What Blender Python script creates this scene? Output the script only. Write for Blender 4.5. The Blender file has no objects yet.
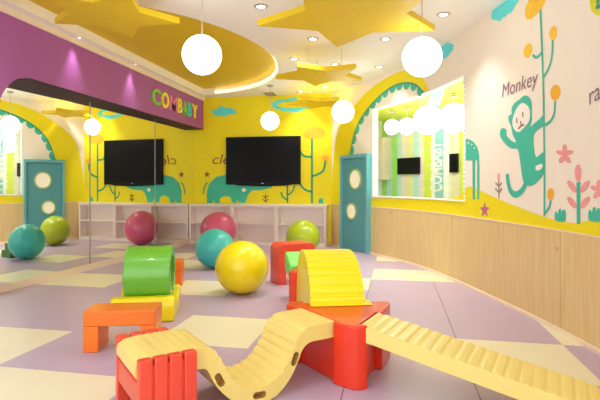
import bpy, bmesh, math, random
from mathutils import Vector
from mathutils.geometry import tessellate_polygon

# ------------------------------------------------------------------ camera, world, exposure
S = bpy.context.scene
COL = S.collection
F, V0, H = 475.0, 186.0, 1.45                       # focal length (px at 600 wide), horizon row, eye height
T = math.atan2(95, 475)                             # the camera looks a little to the left of the room's long axis
CT, ST = math.cos(T), math.sin(T)
cam_d = bpy.data.cameras.new('camera'); cam = bpy.data.objects.new('camera', cam_d); COL.objects.link(cam)
cam.location = (0, 0, H); cam.rotation_euler = (math.pi/2, 0, T)
cam_d.sensor_width = 36; cam_d.lens = 36*F/600; cam_d.shift_y = -(200-V0)/600; cam_d.clip_start = 0.05
S.camera = cam
W = bpy.data.worlds.new('world'); S.world = W; W.use_nodes = True
bg = W.node_tree.nodes['Background']; bg.inputs[0].default_value = (0.94, 1.0, 1.03, 1); bg.inputs[1].default_value = 1.95
S.view_settings.view_transform = 'Standard'; S.view_settings.look = 'None'
S.view_settings.gamma = 1; S.view_settings.use_curve_mapping = False
S.view_settings.exposure = 0.5
S.cycles.use_denoising = True
S.cycles.max_bounces = 10
S.cycles.diffuse_bounces = 6
GLOBE_E, LENS_E, SPOT_W, WASH_W, POINT_W = 3.2, 8.0, 78.0, 30.0, 2.2

# ------------------------------------------------------------------ helpers
def lin(c):
    c = c/255.0
    return c/12.92 if c <= 0.04045 else ((c+0.055)/1.055)**2.4
def rgb(r, g, b): return (lin(r), lin(g), lin(b), 1)
MATS = {}
def mat(name, col, rough=0.5, var=0.04, scale=6.0, spec=0.5, metal=0.0, bump=0.0, emit=0.0, coat=0.0):
    m = bpy.data.materials.new(name); m.use_nodes = True
    nt = m.node_tree; b = nt.nodes['Principled BSDF']
    b.inputs['Roughness'].default_value = rough; b.inputs['Metallic'].default_value = metal
    b.inputs['Specular IOR Level'].default_value = spec
    b.inputs['Coat Weight'].default_value = coat
    tc = nt.nodes.new('ShaderNodeTexCoord'); nz = nt.nodes.new('ShaderNodeTexNoise')
    nz.inputs['Scale'].default_value = scale; nz.inputs['Detail'].default_value = 4
    nt.links.new(tc.outputs['Object'], nz.inputs['Vector'])
    rp = nt.nodes.new('ShaderNodeValToRGB'); c = rgb(*col)
    rp.color_ramp.elements[0].color = tuple(x*(1-var) for x in c[:3])+(1,)
    rp.color_ramp.elements[1].color = tuple(min(1, x*(1+var)) for x in c[:3])+(1,)
    rp.color_ramp.elements[0].position = 0.3; rp.color_ramp.elements[1].position = 0.7
    nt.links.new(nz.outputs['Fac'], rp.inputs['Fac']); nt.links.new(rp.outputs['Color'], b.inputs['Base Color'])
    if bump:
        bp = nt.nodes.new('ShaderNodeBump'); bp.inputs['Strength'].default_value = bump; bp.inputs['Distance'].default_value = 0.01
        nt.links.new(nz.outputs['Fac'], bp.inputs['Height']); nt.links.new(bp.outputs['Normal'], b.inputs['Normal'])
    if emit:
        b.inputs['Emission Color'].default_value = c; b.inputs['Emission Strength'].default_value = emit
    MATS[name] = m
    return m
def wood_mat(name, c0, c1):
    m = mat(name, c0, 0.45); nt = m.node_tree; b = nt.nodes['Principled BSDF']
    tc = nt.nodes.new('ShaderNodeTexCoord'); mp = nt.nodes.new('ShaderNodeMapping'); mp.inputs['Scale'].default_value = (5, 5, 0.35)
    nz = nt.nodes.new('ShaderNodeTexNoise'); nz.inputs['Scale'].default_value = 5; nz.inputs['Detail'].default_value = 6; nz.inputs['Distortion'].default_value = 0.6
    rp = nt.nodes.new('ShaderNodeValToRGB'); rp.color_ramp.elements[0].color = rgb(*c0); rp.color_ramp.elements[1].color = rgb(*c1)
    rp.color_ramp.elements[0].position = 0.35; rp.color_ramp.elements[1].position = 0.65
    nt.links.new(tc.outputs['Object'], mp.inputs['Vector']); nt.links.new(mp.outputs['Vector'], nz.inputs['Vector'])
    vo = nt.nodes.new('ShaderNodeTexVoronoi'); vo.inputs['Scale'].default_value = 2.6
    mp2 = nt.nodes.new('ShaderNodeMapping'); mp2.inputs['Scale'].default_value = (1, 1, 0.75)
    nt.links.new(tc.outputs['Object'], mp2.inputs['Vector']); nt.links.new(mp2.outputs['Vector'], vo.inputs['Vector'])
    kr = nt.nodes.new('ShaderNodeValToRGB'); kr.color_ramp.elements[0].color = (1, 1, 1, 1); kr.color_ramp.elements[1].color = (0, 0, 0, 1)
    kr.color_ramp.elements[0].position = 0.03; kr.color_ramp.elements[1].position = 0.075
    nt.links.new(vo.outputs['Distance'], kr.inputs['Fac'])
    mx = nt.nodes.new('ShaderNodeMix'); mx.data_type = 'RGBA'; mx.inputs[7].default_value = rgb(176, 128, 78)
    sc = nt.nodes.new('ShaderNodeMath'); sc.operation = 'MULTIPLY'; sc.inputs[1].default_value = 0.6
    nt.links.new(kr.outputs['Color'], sc.inputs[0]); nt.links.new(sc.outputs[0], mx.inputs[0])
    nt.links.new(nz.outputs['Fac'], rp.inputs['Fac']); nt.links.new(rp.outputs['Color'], mx.inputs[6])
    nt.links.new(mx.outputs[2], b.inputs['Base Color'])
    return m
def mirror_mat(name):
    m = bpy.data.materials.new(name); m.use_nodes = True; b = m.node_tree.nodes['Principled BSDF']
    b.inputs['Base Color'].default_value = (0.93, 0.95, 0.93, 1); b.inputs['Metallic'].default_value = 1; b.inputs['Roughness'].default_value = 0.0
    MATS[name] = m; return m
def glass_mat(name):
    m = bpy.data.materials.new(name); m.use_nodes = True; nt = m.node_tree; nt.nodes.clear()
    o = nt.nodes.new('ShaderNodeOutputMaterial'); t = nt.nodes.new('ShaderNodeBsdfTransparent'); g = nt.nodes.new('ShaderNodeBsdfGlossy')
    g.inputs['Roughness'].default_value = 0.02; t.inputs[0].default_value = (0.97, 0.99, 0.98, 1)
    x = nt.nodes.new('ShaderNodeMixShader'); x.inputs[0].default_value = 0.05
    nt.links.new(t.outputs[0], x.inputs[1]); nt.links.new(g.outputs[0], x.inputs[2]); nt.links.new(x.outputs[0], o.inputs[0])
    MATS[name] = m; return m

class MB:
    def __init__(s): s.v, s.f = [], []
    def add(s, vs, fs):
        n = len(s.v); s.v += [tuple(p) for p in vs]; s.f += [tuple(n+i for i in f) for f in fs]; return s
    def box(s, x0, x1, y0, y1, z0, z1):
        v = [(x, y, z) for z in (z0, z1) for y in (y0, y1) for x in (x0, x1)]
        return s.add(v, [(0, 2, 3, 1), (4, 5, 7, 6), (0, 1, 5, 4), (2, 6, 7, 3), (0, 4, 6, 2), (1, 3, 7, 5)])
    def prism(s, poly, a, b, axis='y'):
        def P(p, k):
            if axis == 'y': return (p[0], k, p[1])
            if axis == 'x': return (k, p[0], p[1])
            return (p[0], p[1], k)
        n = len(poly); v = [P(p, a) for p in poly]+[P(p, b) for p in poly]
        return s.add(v, [tuple(range(n))[::-1], tuple(range(n, 2*n))]+[(i, (i+1) % n, n+(i+1) % n, n+i) for i in range(n)])
    def lathe(s, prof, n=32, cx=0, cy=0, axis='z', c=(0, 0, 0)):
        vs, fs = [], []
        for r, h in prof:
            for i in range(n):
                a = 2*math.pi*i/n; p = (r*math.cos(a), r*math.sin(a), h)
                if axis == 'x': p = (p[2], p[0], p[1])
                if axis == 'y': p = (p[0], p[2], p[1])
                vs.append((p[0]+c[0]+cx, p[1]+c[1]+cy, p[2]+c[2]))
        for j in range(len(prof)-1):
            for i in range(n): fs.append((j*n+i, j*n+(i+1) % n, (j+1)*n+(i+1) % n, (j+1)*n+i))
        return s.add(vs, fs)
    def sphere(s, c, r, n=48, m=24):
        prof = [(max(1e-4, r*math.sin(math.pi*j/m)), -r*math.cos(math.pi*j/m)) for j in range(m+1)]
        return s.lathe(prof, n, c=c)
    def tube(s, a, b, r, n=10):
        a, b = Vector(a), Vector(b); d = (b-a).normalized(); u = d.orthogonal().normalized(); w = d.cross(u)
        vs = [p+u*r*math.cos(2*math.pi*i/n)+w*r*math.sin(2*math.pi*i/n) for p in (a, b) for i in range(n)]
        return s.add(vs, [(i, (i+1) % n, n+(i+1) % n, n+i) for i in range(n)]+[tuple(range(n))[::-1], tuple(range(n, 2*n))])

def obj(name, mb, m, parent=None, bevel=0, smooth=True, ang=35, seg=3):
    me = bpy.data.meshes.new(name); me.from_pydata(mb.v, [], mb.f)
    bm = bmesh.new(); bm.from_mesh(me); bmesh.ops.remove_doubles(bm, verts=bm.verts, dist=1e-5)
    bmesh.ops.recalc_face_normals(bm, faces=bm.faces); bm.to_mesh(me); bm.free()
    o = bpy.data.objects.new(name, me); COL.objects.link(o)
    if m is not None: me.materials.append(MATS[m] if isinstance(m, str) else m)
    if smooth:
        me.polygons.foreach_set('use_smooth', [True]*len(me.polygons)); me.set_sharp_from_angle(angle=math.radians(ang))
    if bevel:
        bv = o.modifiers.new('bevel', 'BEVEL'); bv.width = bevel; bv.segments = seg; bv.limit_method = 'ANGLE'; bv.angle_limit = math.radians(40)
    if parent is not None: o.parent = parent
    return o
def tag(o, label=None, cat=None, group=None, kind=None):
    if label: o['label'] = label
    if cat: o['category'] = cat
    if group: o['group'] = group
    if kind: o['kind'] = kind
    return o
def thing(name, label, cat, loc=(0, 0, 0), rz=0, group=None):
    o = bpy.data.objects.new(name, None); COL.objects.link(o); o.empty_display_size = 0.1
    o.location = loc; o.rotation_euler = (0, 0, rz)
    return tag(o, label, cat, group)
def dup(root, loc, rz, label, group=None):
    def cp(o, par):
        c = o.copy(); COL.objects.link(c)
        if par is not None: c.parent = par
        for ch in [k for k in list(bpy.data.objects) if k.parent == o]: cp(ch, c)
        return c
    r = cp(root, None); r.location = loc; r.rotation_euler = (0, 0, rz); r['label'] = label
    if group: r['group'] = group
    return r
def C2W(l, d, z=0): return (l*CT-d*ST, l*ST+d*CT, z)          # (right, ahead) of the camera -> world
def ang(e): return math.atan2(e[1], e[0])+T
def ray(u): k = (u-300)/F; return (k*CT-ST, k*ST+CT)           # plan direction through a column, per metre of depth
def at_z(u, v, z):
    d = F*(H-z)/(v-V0); return C2W((u-300)/F*d, d, z)
def crom(pts, n=8, closed=False):
    out = []; N = len(pts)
    rng = range(N if closed else N-1)
    for i in rng:
        g = (lambda k: pts[k % N]) if closed else (lambda k: pts[min(max(k, 0), N-1)])
        p0, p1, p2, p3 = g(i-1), g(i), g(i+1), g(i+2)
        for j in range(n):
            t = j/n
            out.append(tuple(0.5*((2*b)+(-a+c)*t+(2*a-5*b+4*c-d)*t*t+(-a+3*b-3*c+d)*t**3) for a, b, c, d in zip(p0, p1, p2, p3)))
    if not closed: out.append(tuple(pts[-1]))
    return out

# ------------------------------------------------------------------ materials
mat('ceiling_paint', (246, 243, 236), 0.8, 0.01)
mat('recess_yellow', (222, 190, 14), 0.55, 0.02)
mat('white_paint', (250, 246, 238), 0.6, 0.01)
mat('yellow_wall', (240, 224, 4), 0.6, 0.015)
mat('cream_wall', (244, 236, 220), 0.7, 0.012)
mat('purple_paint', (168, 92, 166), 0.55, 0.02)
mat('floor_mauve', (190, 170, 194), 0.32, 0.03, 3, spec=0.35)
mat('floor_cream', (234, 228, 196), 0.32, 0.02, 3, spec=0.35)
mat('floor_seam', (120, 100, 108), 0.6)
wood_mat('wood_panel', (220, 190, 130), (228, 202, 146))
mat('wood_seam', (176, 138, 92), 0.6)
mat('trim_cream', (240, 222, 200), 0.5, 0.01)
mat('teal_door', (88, 164, 172), 0.4, 0.02)
mat('teal_frame', (108, 186, 196), 0.4, 0.02)
mat('teal_mural', (62, 190, 164), 0.6, 0.02)
mat('teal_line', (30, 160, 120), 0.6, 0.02)
mat('aqua_mural', (96, 232, 236), 0.6, 0.04)
mat('orange_bud', (242, 178, 40), 0.6, 0.06)
mat('yellow_bud', (246, 200, 50), 0.6, 0.06)
mat('pink_mural', (238, 160, 160), 0.6, 0.03)
mat('purple_mural', (192, 104, 140), 0.6, 0.03)
mat('brown_mural', (150, 96, 60), 0.6, 0.03)
mat('grey_mural', (160, 136, 124), 0.6, 0.03)
mat('mauve_text', (150, 112, 130), 0.6, 0.03)
mat('white_mural', (246, 240, 230), 0.6, 0.01)
mat('lime_mural', (226, 226, 30), 0.6, 0.04)
mat('frosted_glow', (255, 250, 225), 0.3, 0.01, emit=0.12)  # faint glow put into the door panes' colour; no lamp behind them
mat('pane_ring', (190, 214, 130), 0.4, 0.02)
mat('metal', (190, 190, 186), 0.3, 0.02, metal=1.0)
mat('grey_seam', (150, 160, 146), 0.4)
mat('tv_black', (12, 12, 13), 0.4, 0.02, spec=0.2)
mat('tv_screen', (14, 14, 15), 0.35, 0.02, spec=0.12)
mat('cabinet_white', (248, 236, 232), 0.5, 0.015)
mat('cabinet_top', (246, 240, 230), 0.35, 0.01)
mat('star_face', (226, 196, 16), 0.55, 0.02)
mat('globe', (255, 252, 244), 0.3, 0.0, emit=GLOBE_E)
mat('lens', (255, 244, 220), 0.3, 0.0, emit=LENS_E)
mat('cove_led', (255, 240, 170), 0.3, 0.0, emit=3.0)
mat('plum_dark', (52, 8, 44), 0.6)
mat('cord', (190, 184, 172), 0.6)
mat('ring_grey', (176, 160, 150), 0.4)
mat('vent_dark', (150, 130, 96), 0.6)
mat('ball_yellow', (246, 222, 12), 0.28, 0.015, 3, coat=0.15)
mat('ball_teal', (62, 190, 180), 0.28, 0.015, 3, coat=0.15)
mat('ball_pink', (214, 92, 134), 0.28, 0.015, 3, coat=0.15)
mat('ball_green', (168, 188, 34), 0.28, 0.015, 3, coat=0.15)
mat('vinyl_red', (226, 54, 22), 0.3, 0.02, 4, coat=0.2)
mat('vinyl_scarlet', (228, 72, 48), 0.34, 0.02, 4, coat=0.15)
mat('vinyl_orange', (238, 114, 4), 0.32, 0.02, 4, coat=0.2)
mat('vinyl_yellow', (244, 224, 2), 0.32, 0.015, 4, coat=0.2)
mat('vinyl_cream', (238, 216, 124), 0.36, 0.02, 4, coat=0.1)
mat('vinyl_green', (108, 184, 54), 0.28, 0.02, 4, coat=0.25)
mat('vinyl_leaf', (110, 212, 74), 0.32, 0.02, 4, coat=0.2)
mat('vinyl_dark_green', (34, 120, 40), 0.35, 0.02, 4, coat=0.2)
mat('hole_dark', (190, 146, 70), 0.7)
mat('stripe_lime', (224, 236, 84), 0.6); mat('stripe_green', (166, 230, 116), 0.6); mat('stripe_blue', (196, 228, 234), 0.6)
mat('stripe_pink', (244, 226, 214), 0.6); mat('stripe_cream', (246, 238, 214), 0.6); mat('stripe_white', (250, 250, 246), 0.6)
mat('stripe_yellow', (242, 236, 160), 0.6); mat('stripe_aqua', (150, 208, 222), 0.6); mat('box_beige', (238, 216, 200), 0.5)
mat('frame_lime', (232, 236, 150), 0.5)
for k, c in dict(letter_green=(130, 214, 80), letter_yellow=(255, 240, 70), letter_pink=(240, 130, 190), letter_lime=(238, 240, 70), letter_teal=(80, 220, 206)).items():
    mat(k, c, 0.35, 0.02)
mirror_mat('mirror'); glass_mat('glass')

# ------------------------------------------------------------------ room constants
FW = 11.52          # far wall
CZ = 3.72           # ceiling height
MX, MY = -5.10, 11.2
MK = 0.010          # the mirror wall bows very gently
def mirror_x(y): return MX-(MK*(MY-y)**2/2)

# ------------------------------------------------------------------ floor: mauve and cream square tiles
CREAM = [(-4.08, -3.15, 3.30, 4.20), (-3.15, -1.90, 2.37, 3.27), (-2.22, -1.29, 4.06, 5.00), (-3.15, -2.22, 5.92, 6.85),
         (-5.20, -4.08, 6.10, 7.05), (-0.36, 1.50, 7.46, 8.41), (-0.36, 0.57, 9.30, 10.20), (-1.29, -0.36, 6.70, 7.52),
         (0.57, 1.50, 3.80, 4.72), (1.50, 2.43, 4.72, 5.64), (-4.08, -3.15, 7.80, 8.70), (-5.20, -4.08, 8.65, 9.58),
         (-4.08, -3.15, 9.9, 10.8), (-2.22, -1.29, 8.41, 9.33), (-1.29, -0.36, 1.4, 2.3), (0.57, 1.5, 0.2, 1.1), (-4.08, -3.15, 0.5, 1.4)]
def floor_mesh():
    xs = sorted({-5.6, 3.2} | {round(0.57+0.93*k, 3) for k in range(-6, 3)} | {a for t in CREAM for a in t[:2]})
    ys = sorted({-1.2, 11.9} | {a for t in CREAM for a in t[2:]})
    mauve, cream, seam = MB(), MB(), MB()
    for x0, x1 in zip(xs, xs[1:]):
        for y0, y1 in zip(ys, ys[1:]):
            cx, cy = (x0+x1)/2, (y0+y1)/2
            c = any(t[0] < cx < t[1] and t[2] < cy < t[3] for t in CREAM)
            (cream if c else mauve).add([(x0, y0, 0), (x1, y0, 0), (x1, y1, 0), (x0, y1, 0)], [(0, 1, 2, 3)])
    for x in (0.57, -0.36):
        for y0, y1 in ((-1.0, 3.8), (4.72, 7.46)):
            seam.add([(x-.004, y0, 0.0006), (x+.004, y0, 0.0006), (x+.004, y1, 0.0006), (x-.004, y1, 0.0006)], [(0, 1, 2, 3)])
    me = bpy.data.meshes.new('floor'); allv, allf, mi = [], [], []
    for k, mb in enumerate((mauve, cream, seam)):
        n = len(allv); allv += mb.v; allf += [tuple(n+i for i in f) for f in mb.f]; mi += [k]*len(mb.f)
    n = len(allv); allv += [(-5.6, -1.2, -.1), (3.2, -1.2, -.1), (3.2, 11.9, -.1), (-5.6, 11.9, -.1)]; allf.append((n+3, n+2, n+1, n)); mi.append(0)
    me.from_pydata(allv, [], allf); me.polygons.foreach_set('material_index', mi)
    for k in ('floor_mauve', 'floor_cream', 'floor_seam'): me.materials.append(MATS[k])
    o = bpy.data.objects.new('floor', me); COL.objects.link(o); tag(o, kind='structure')
floor_mesh()

# ------------------------------------------------------------------ ceiling with the half-round recess
EC, EA, EB = (-4.68, 8.0), 2.58, 3.12
half = [(EC[0]+EA*math.sin(math.pi*i/48), EC[1]-EB*math.cos(math.pi*i/48)) for i in range(49)]
def ceiling():
    bm = bmesh.new()
    out = [bm.verts.new((x, y, CZ)) for x, y in ((-5.6, -1.2), (3.6, -1.2), (3.6, 11.9), (-5.6, 11.9))]
    inn = [bm.verts.new((x, y, CZ)) for x, y in half]
    ed = [bm.edges.new((out[i], out[(i+1) % 4])) for i in range(4)]+[bm.edges.new((inn[i], inn[(i+1) % len(inn)])) for i in range(len(inn))]
    bmesh.ops.triangle_fill(bm, edges=ed, use_beauty=True)
    me = bpy.data.meshes.new('ceiling'); bm.to_mesh(me); bm.free(); me.materials.append(MATS['ceiling_paint'])
    o = bpy.data.objects.new('ceiling', me); COL.objects.link(o); tag(o, kind='structure')
    n = len(half); rz = CZ+0.15
    r = MB(); r.add([(x, y, CZ) for x, y in half]+[(x, y, rz) for x, y in half], [(i, (i+1) % n, n+(i+1) % n, n+i) for i in range(n)])
    obj('recess_rim', r, 'white_paint', o)
    t = MB(); t.add([(x, y, rz) for x, y in half], [tuple(range(n))]); obj('recess_panel', t, 'recess_yellow', o, smooth=False)
    # the cove strip light that runs round the curved rim
    cs = MB(); pts = [(EC[0]+(EA-.03)*math.sin(math.pi*i/48), EC[1]-(EB-.03)*math.cos(math.pi*i/48)) for i in range(3, 47)]
    for p, q in zip(pts, pts[1:]): cs.tube((p[0], p[1], CZ+.05), (q[0], q[1], CZ+.05), .012, 6)
    obj('cove_strip', cs, 'cove_led', o)
ceiling()

# ------------------------------------------------------------------ surfaces that carry murals
class Flat:                                   # a vertical wall through P with direction D (rightwards as seen)
    def __init__(s, P, Q):
        s.P = Vector(P); D = Vector(Q)-s.P; s.L = D.length; s.D = D.normalized(); s.N = Vector((s.D.y, -s.D.x))
    def hit(s, u, v):
        r = ray(u); det = r[0]*-s.D.y+s.D.x*r[1]; k = (s.P.x*-s.D.y+s.D.x*s.P.y)/det
        p = Vector((r[0]*k, r[1]*k)); return ((p-s.P).dot(s.D), H-(v-V0)*k/F)
    def pt(s, a, z, off=0): p = s.P+s.D*a+s.N*off; return (p.x, p.y, z)
class Curved:
    def __init__(s, pts):
        s.p = [Vector(q) for q in pts]; s.s = [0]
        for a, b in zip(s.p, s.p[1:]): s.s.append(s.s[-1]+(b-a).length)
    def hit(s, u, v):
        r = ray(u)
        for i, (a, b) in enumerate(zip(s.p, s.p[1:])):
            ca, cb = r[0]*a.y-r[1]*a.x, r[0]*b.y-r[1]*b.x
            if ca*cb <= 0 and a.y > 0:
                w = ca/(ca-cb) if ca != cb else 0; q = a+(b-a)*w
                d = q.dot(Vector(r))/Vector(r).dot(Vector(r)); return (s.s[i]+(b-a).length*w, H-(v-V0)*d/F)
        best = None                               # off either end: extend the nearer end piece straight
        for i in (0, len(s.p)-2):
            a, b = s.p[i], s.p[i+1]; ca, cb = r[0]*a.y-r[1]*a.x, r[0]*b.y-r[1]*b.x; w = ca/(ca-cb); q = a+(b-a)*w
            if best is None or abs(w) < best[0]: best = (abs(w), i, w, q)
        _, i, w, q = best; d = q.dot(Vector(r))/Vector(r).dot(Vector(r))
        return (s.s[i]+(s.s[i+1]-s.s[i])*w, H-(v-V0)*d/F)
    def frame(s, t):
        i = 0
        while i < len(s.s)-2 and s.s[i+1] < t: i += 1
        a, b = s.p[i], s.p[i+1]; w = (t-s.s[i])/(s.s[i+1]-s.s[i]); d = (b-a).normalized()
        return a+(b-a)*w, Vector((d.y, -d.x))
    def pt(s, t, z, off=0):
        q, n = s.frame(t); q = q+n*off; return (q.x, q.y, z)
wall_ctrl = [(-1.53, 11.55), (-1.24, 11.16), (-0.45, 10.20), (0.44, 8.76), (0.91, 7.58), (1.24, 6.52), (1.50, 5.65), (1.64, 5.1), (1.76, 4.5), (1.86, 3.4), (1.86, 2.2), (1.75, 0.6), (1.6, -1.1)]
RW = Curved(crom(wall_ctrl, 8))
FWALL = Flat((-5.3, FW), (-1.5, FW))

# ------------------------------------------------------------------ far wall, left wall, soffit, right wall
o = obj('wall_far', MB().box(-5.5, -1.50, FW, FW+.15, 0, CZ), 'yellow_wall', smooth=False); tag(o, kind='structure')
o = obj('wall_left', MB().box(-5.75, -5.62, -1.2, FW+.15, 0, CZ), 'white_paint', smooth=False); tag(o, kind='structure')
prof = [(FW, 2.91), (FW, CZ), (2.6, CZ), (2.6, 0), (5.02, 0), (5.02, 2.15)]
prof += [(5.60-.58*math.cos(math.radians(a)), 2.21+.70*math.sin(math.radians(a))) for a in range(6, 91, 6)]
o = obj('wall_left_soffit', MB().prism(prof, -5.6, -4.84, 'x'), 'purple_paint', ang=25); tag(o, kind='structure')
obj('dark_underside', MB().box(-5.5, -4.846, 5.6, FW-.003, 2.902, 2.909), 'plum_dark', o)  # thin sheet below the soffit, much darker than its purple face
o = obj('trim_1', MB().box(-4.84, -4.80, 2.6, FW, CZ-.09, CZ), 'trim_cream', bevel=.006); tag(o, kind='structure')

SW0, zW0 = RW.hit(372.5, 197); SW1, _ = RW.hit(465, 200); ZW0, ZW1 = 1.22, 3.09
def right_wall():
    L = RW.s[-1]; ss = sorted({0, L, SW0, SW1} | {RW.s[i] for i in range(0, len(RW.s), 2)})
    ss = [a for i, a in enumerate(ss) if i == 0 or a-ss[i-1] > .01 or a in (SW0, SW1)]
    zs = [0, ZW0, ZW1, CZ]; m = MB(); TH = -.12
    for a, b in zip(ss, ss[1:]):
        for z0, z1 in zip(zs, zs[1:]):
            if z0 == ZW0 and a >= SW0-1e-6 and b <= SW1+1e-6:
                for z in (z0, z1): m.add([RW.pt(a, z), RW.pt(b, z), RW.pt(b, z, TH), RW.pt(a, z, TH)], [(0, 1, 2, 3)])
                continue
            for k in (0, TH): m.add([RW.pt(a, z0, k), RW.pt(b, z0, k), RW.pt(b, z1, k), RW.pt(a, z1, k)], [(0, 1, 2, 3)])
    for a in (SW0, SW1): m.add([RW.pt(a, ZW0), RW.pt(a, ZW1), RW.pt(a, ZW1, TH), RW.pt(a, ZW0, TH)], [(0, 1, 2, 3)])
    w = obj('wall_right', m, 'cream_wall', ang=20); tag(w, kind='structure')
    def band(z0, z1, o0, o1, s0=0, s1=L):
        b = MB(); sl = [s0]+[a for a in ss if s0 < a < s1]+[s1]
        for a, c in zip(sl, sl[1:]):
            q = [RW.pt(t, z, k) for t in (a, c) for z, k in ((z0, o0), (z0, o1), (z1, o1), (z1, o0))]
            b.add(q, [(0, 1, 5, 4), (1, 2, 6, 5), (2, 3, 7, 6)])
        return b
    obj('wainscot', band(0, 1.0, 0, .018), 'wood_panel', w, ang=20)
    obj('wainscot_cap', band(1.0, 1.012, 0, .024), 'trim_cream', w, ang=20)
    o = obj('baseboard_right', band(0, .035, .018, .05), 'trim_cream', ang=20); tag(o, kind='structure')
    sm = MB()
    for u in (391, 453, 562):
        t, _ = RW.hit(u, 240); p = [RW.pt(t+dx, z, .0185) for dx, z in ((-.004, .035), (.004, .035), (.004, 1), (-.004, 1))]; sm.add(p, [(0, 1, 2, 3)])
    obj('panel_seam', sm, 'wood_seam', w)
    # wavy yellow band painted above the wainscot
    tops = [(331, 204), (345, 201), (373, 198.5), (400, 198.5), (430, 199.5), (455, 198), (464, 190), (470, 186.5), (478, 189.5), (492, 196), (508, 203), (526, 210), (545, 217), (560, 221), (574, 223), (586, 221), (600, 215)]
    top = [RW.hit(*p) for p in crom(tops, 4)]
    top += [(top[-1][0]+.35, 1.42), (top[-1][0]+.9, 1.36), (top[-1][0]+1.6, 1.25), (L-.02, 1.3)]
    b = MB()
    for (a, z), (c, y) in zip(top, top[1:]): b.add([RW.pt(a, 1.012, .003), RW.pt(c, 1.012, .003), RW.pt(c, y, .003), RW.pt(a, z, .003)], [(0, 1, 2, 3)])
    obj('painted_band', b, 'yellow_wall', w)
right_wall()

# ------------------------------------------------------------------ mural helpers: outlines on a wall
def fillm(surf, loops, off=.006, pix=True, n=4, smooth=True):
    m = MB()
    for lp in loops:
        q = crom(lp, n, True) if smooth else lp
        q = [surf.hit(*p) for p in q] if pix else q
        f = [surf.pt(a, z, off) for a, z in q]; b = [surf.pt(a, z, 0.001) for a, z in q]; k = len(q)
        m.add(f, [tuple(t) for t in tessellate_polygon([[Vector((a, z, 0)) for a, z in q]])])
        m.add(f+b, [(i, (i+1) % k, k+(i+1) % k, k+i) for i in range(k)])
    return m
def strokem(surf, lines, w, off=.005, pix=True, n=6, m=None):
    m = m or MB()
    for ln in lines:
        q = [surf.hit(*p) for p in (crom(ln, n) if len(ln) > 2 else ln)] if pix else (crom(ln, n) if len(ln) > 2 else ln)
        L, R = [], []
        for i, p in enumerate(q):
            a, b = q[max(i-1, 0)], q[min(i+1, len(q)-1)]; dx, dz = b[0]-a[0], b[1]-a[1]; l = math.hypot(dx, dz) or 1
            ww = w/2
            L.append((p[0]-dz/l*ww, p[1]+dx/l*ww)); R.append((p[0]+dz/l*ww, p[1]-dx/l*ww))
        for i in range(len(q)-1):
            m.add([surf.pt(*L[i], off), surf.pt(*L[i+1], off), surf.pt(*R[i+1], off), surf.pt(*R[i], off)], [(0, 1, 2, 3)])
    return m
def ell(cx, cy, rx, ry, rot=0, n=16):
    c, s = math.cos(math.radians(rot)), math.sin(math.radians(rot))
    return [(cx+rx*math.cos(a)*c-ry*math.sin(a)*s, cy+rx*math.cos(a)*s+ry*math.sin(a)*c) for a in (2*math.pi*i/n for i in range(n))]
def text_mesh(s, size=1.0, ext=0.0, offset=0.0, shear=0.0, bevel=0.0):
    cu = bpy.data.curves.new('t', 'FONT'); cu.body = s; cu.size = size; cu.extrude = ext; cu.offset = offset; cu.shear = shear; cu.bevel_depth = bevel
    ob = bpy.data.objects.new('t', cu); COL.objects.link(ob); dg = bpy.context.evaluated_depsgraph_get(); dg.update()
    me = bpy.data.meshes.new_from_object(ob.evaluated_get(dg)); v = [tuple(p.co) for p in me.vertices]; f = [tuple(p.vertices) for p in me.polygons]
    bpy.data.objects.remove(ob); bpy.data.curves.remove(cu); bpy.data.meshes.remove(me); return v, f
def wall_text(surf, s, p0, p1, hgt, m, name, label, off=.006, shear=.2, parent=None, bold=.0):
    v, f = text_mesh(s, 1.0, offset=bold, shear=shear); xs = [p[0] for p in v]; ys = [p[1] for p in v]; x0, x1 = min(xs), max(xs)
    a, b = surf.hit(*p0), surf.hit(*p1); dx, dz = b[0]-a[0], b[1]-a[1]; l = math.hypot(dx, dz); ex, ez = dx/l, dz/l
    k = l/(x1-x0); kh = hgt/0.72
    mb = MB(); mb.add([surf.pt(a[0]+ex*(p[0]-x0)*k-ez*p[1]*kh, a[1]+ez*(p[0]-x0)*k+ex*p[1]*kh, off) for p in v], f)
    o = obj(name, mb, m, parent, smooth=False)
    if parent is None: tag(o, label, 'wall lettering')
    return o

# painted arch round the door, teal scallops inside it
outer = [(331.5, 205), (332, 185), (334, 156), (338, 132), (348, 114), (364, 95), (380, 82), (396, 73), (410, 70), (421, 75), (427.5, 86), (429, 90)]
inner = [(347, 205), (348.5, 185), (350, 156), (354, 136), (361, 119), (373, 103), (386, 91), (398, 84.5), (408, 83), (416, 85), (421, 89.5), (424, 92.5)]
oo, ii = crom(outer, 8), crom(inner, 8)
am = MB()
for k in range(len(oo)-1):
    q = [RW.hit(*oo[k]), RW.hit(*oo[k+1]), RW.hit(*ii[k+1]), RW.hit(*ii[k])]; L_ = lambda a, b, t: (a[0]+(b[0]-a[0])*t, a[1]+(b[1]-a[1])*t)
    for j in range(8): am.add([RW.pt(*L_(q[a], q[b], t), .005) for a, b, t in ((0, 3, j/8), (1, 2, j/8), (1, 2, (j+1)/8), (0, 3, (j+1)/8))], [(0, 1, 2, 3)])
arch = obj('arch_mural', am, 'yellow_wall'); tag(arch, 'big yellow painted arch with teal scalloped inner edge above the teal door', 'wall mural')
obj('arch_line', strokem(RW, [inner[2:]], .035, .008), 'teal_line', arch)
iw = [RW.hit(*p) for p in crom(inner[2:], 20)]
sc = MB(); acc = 0; nxt = .12; ctr = None
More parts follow.
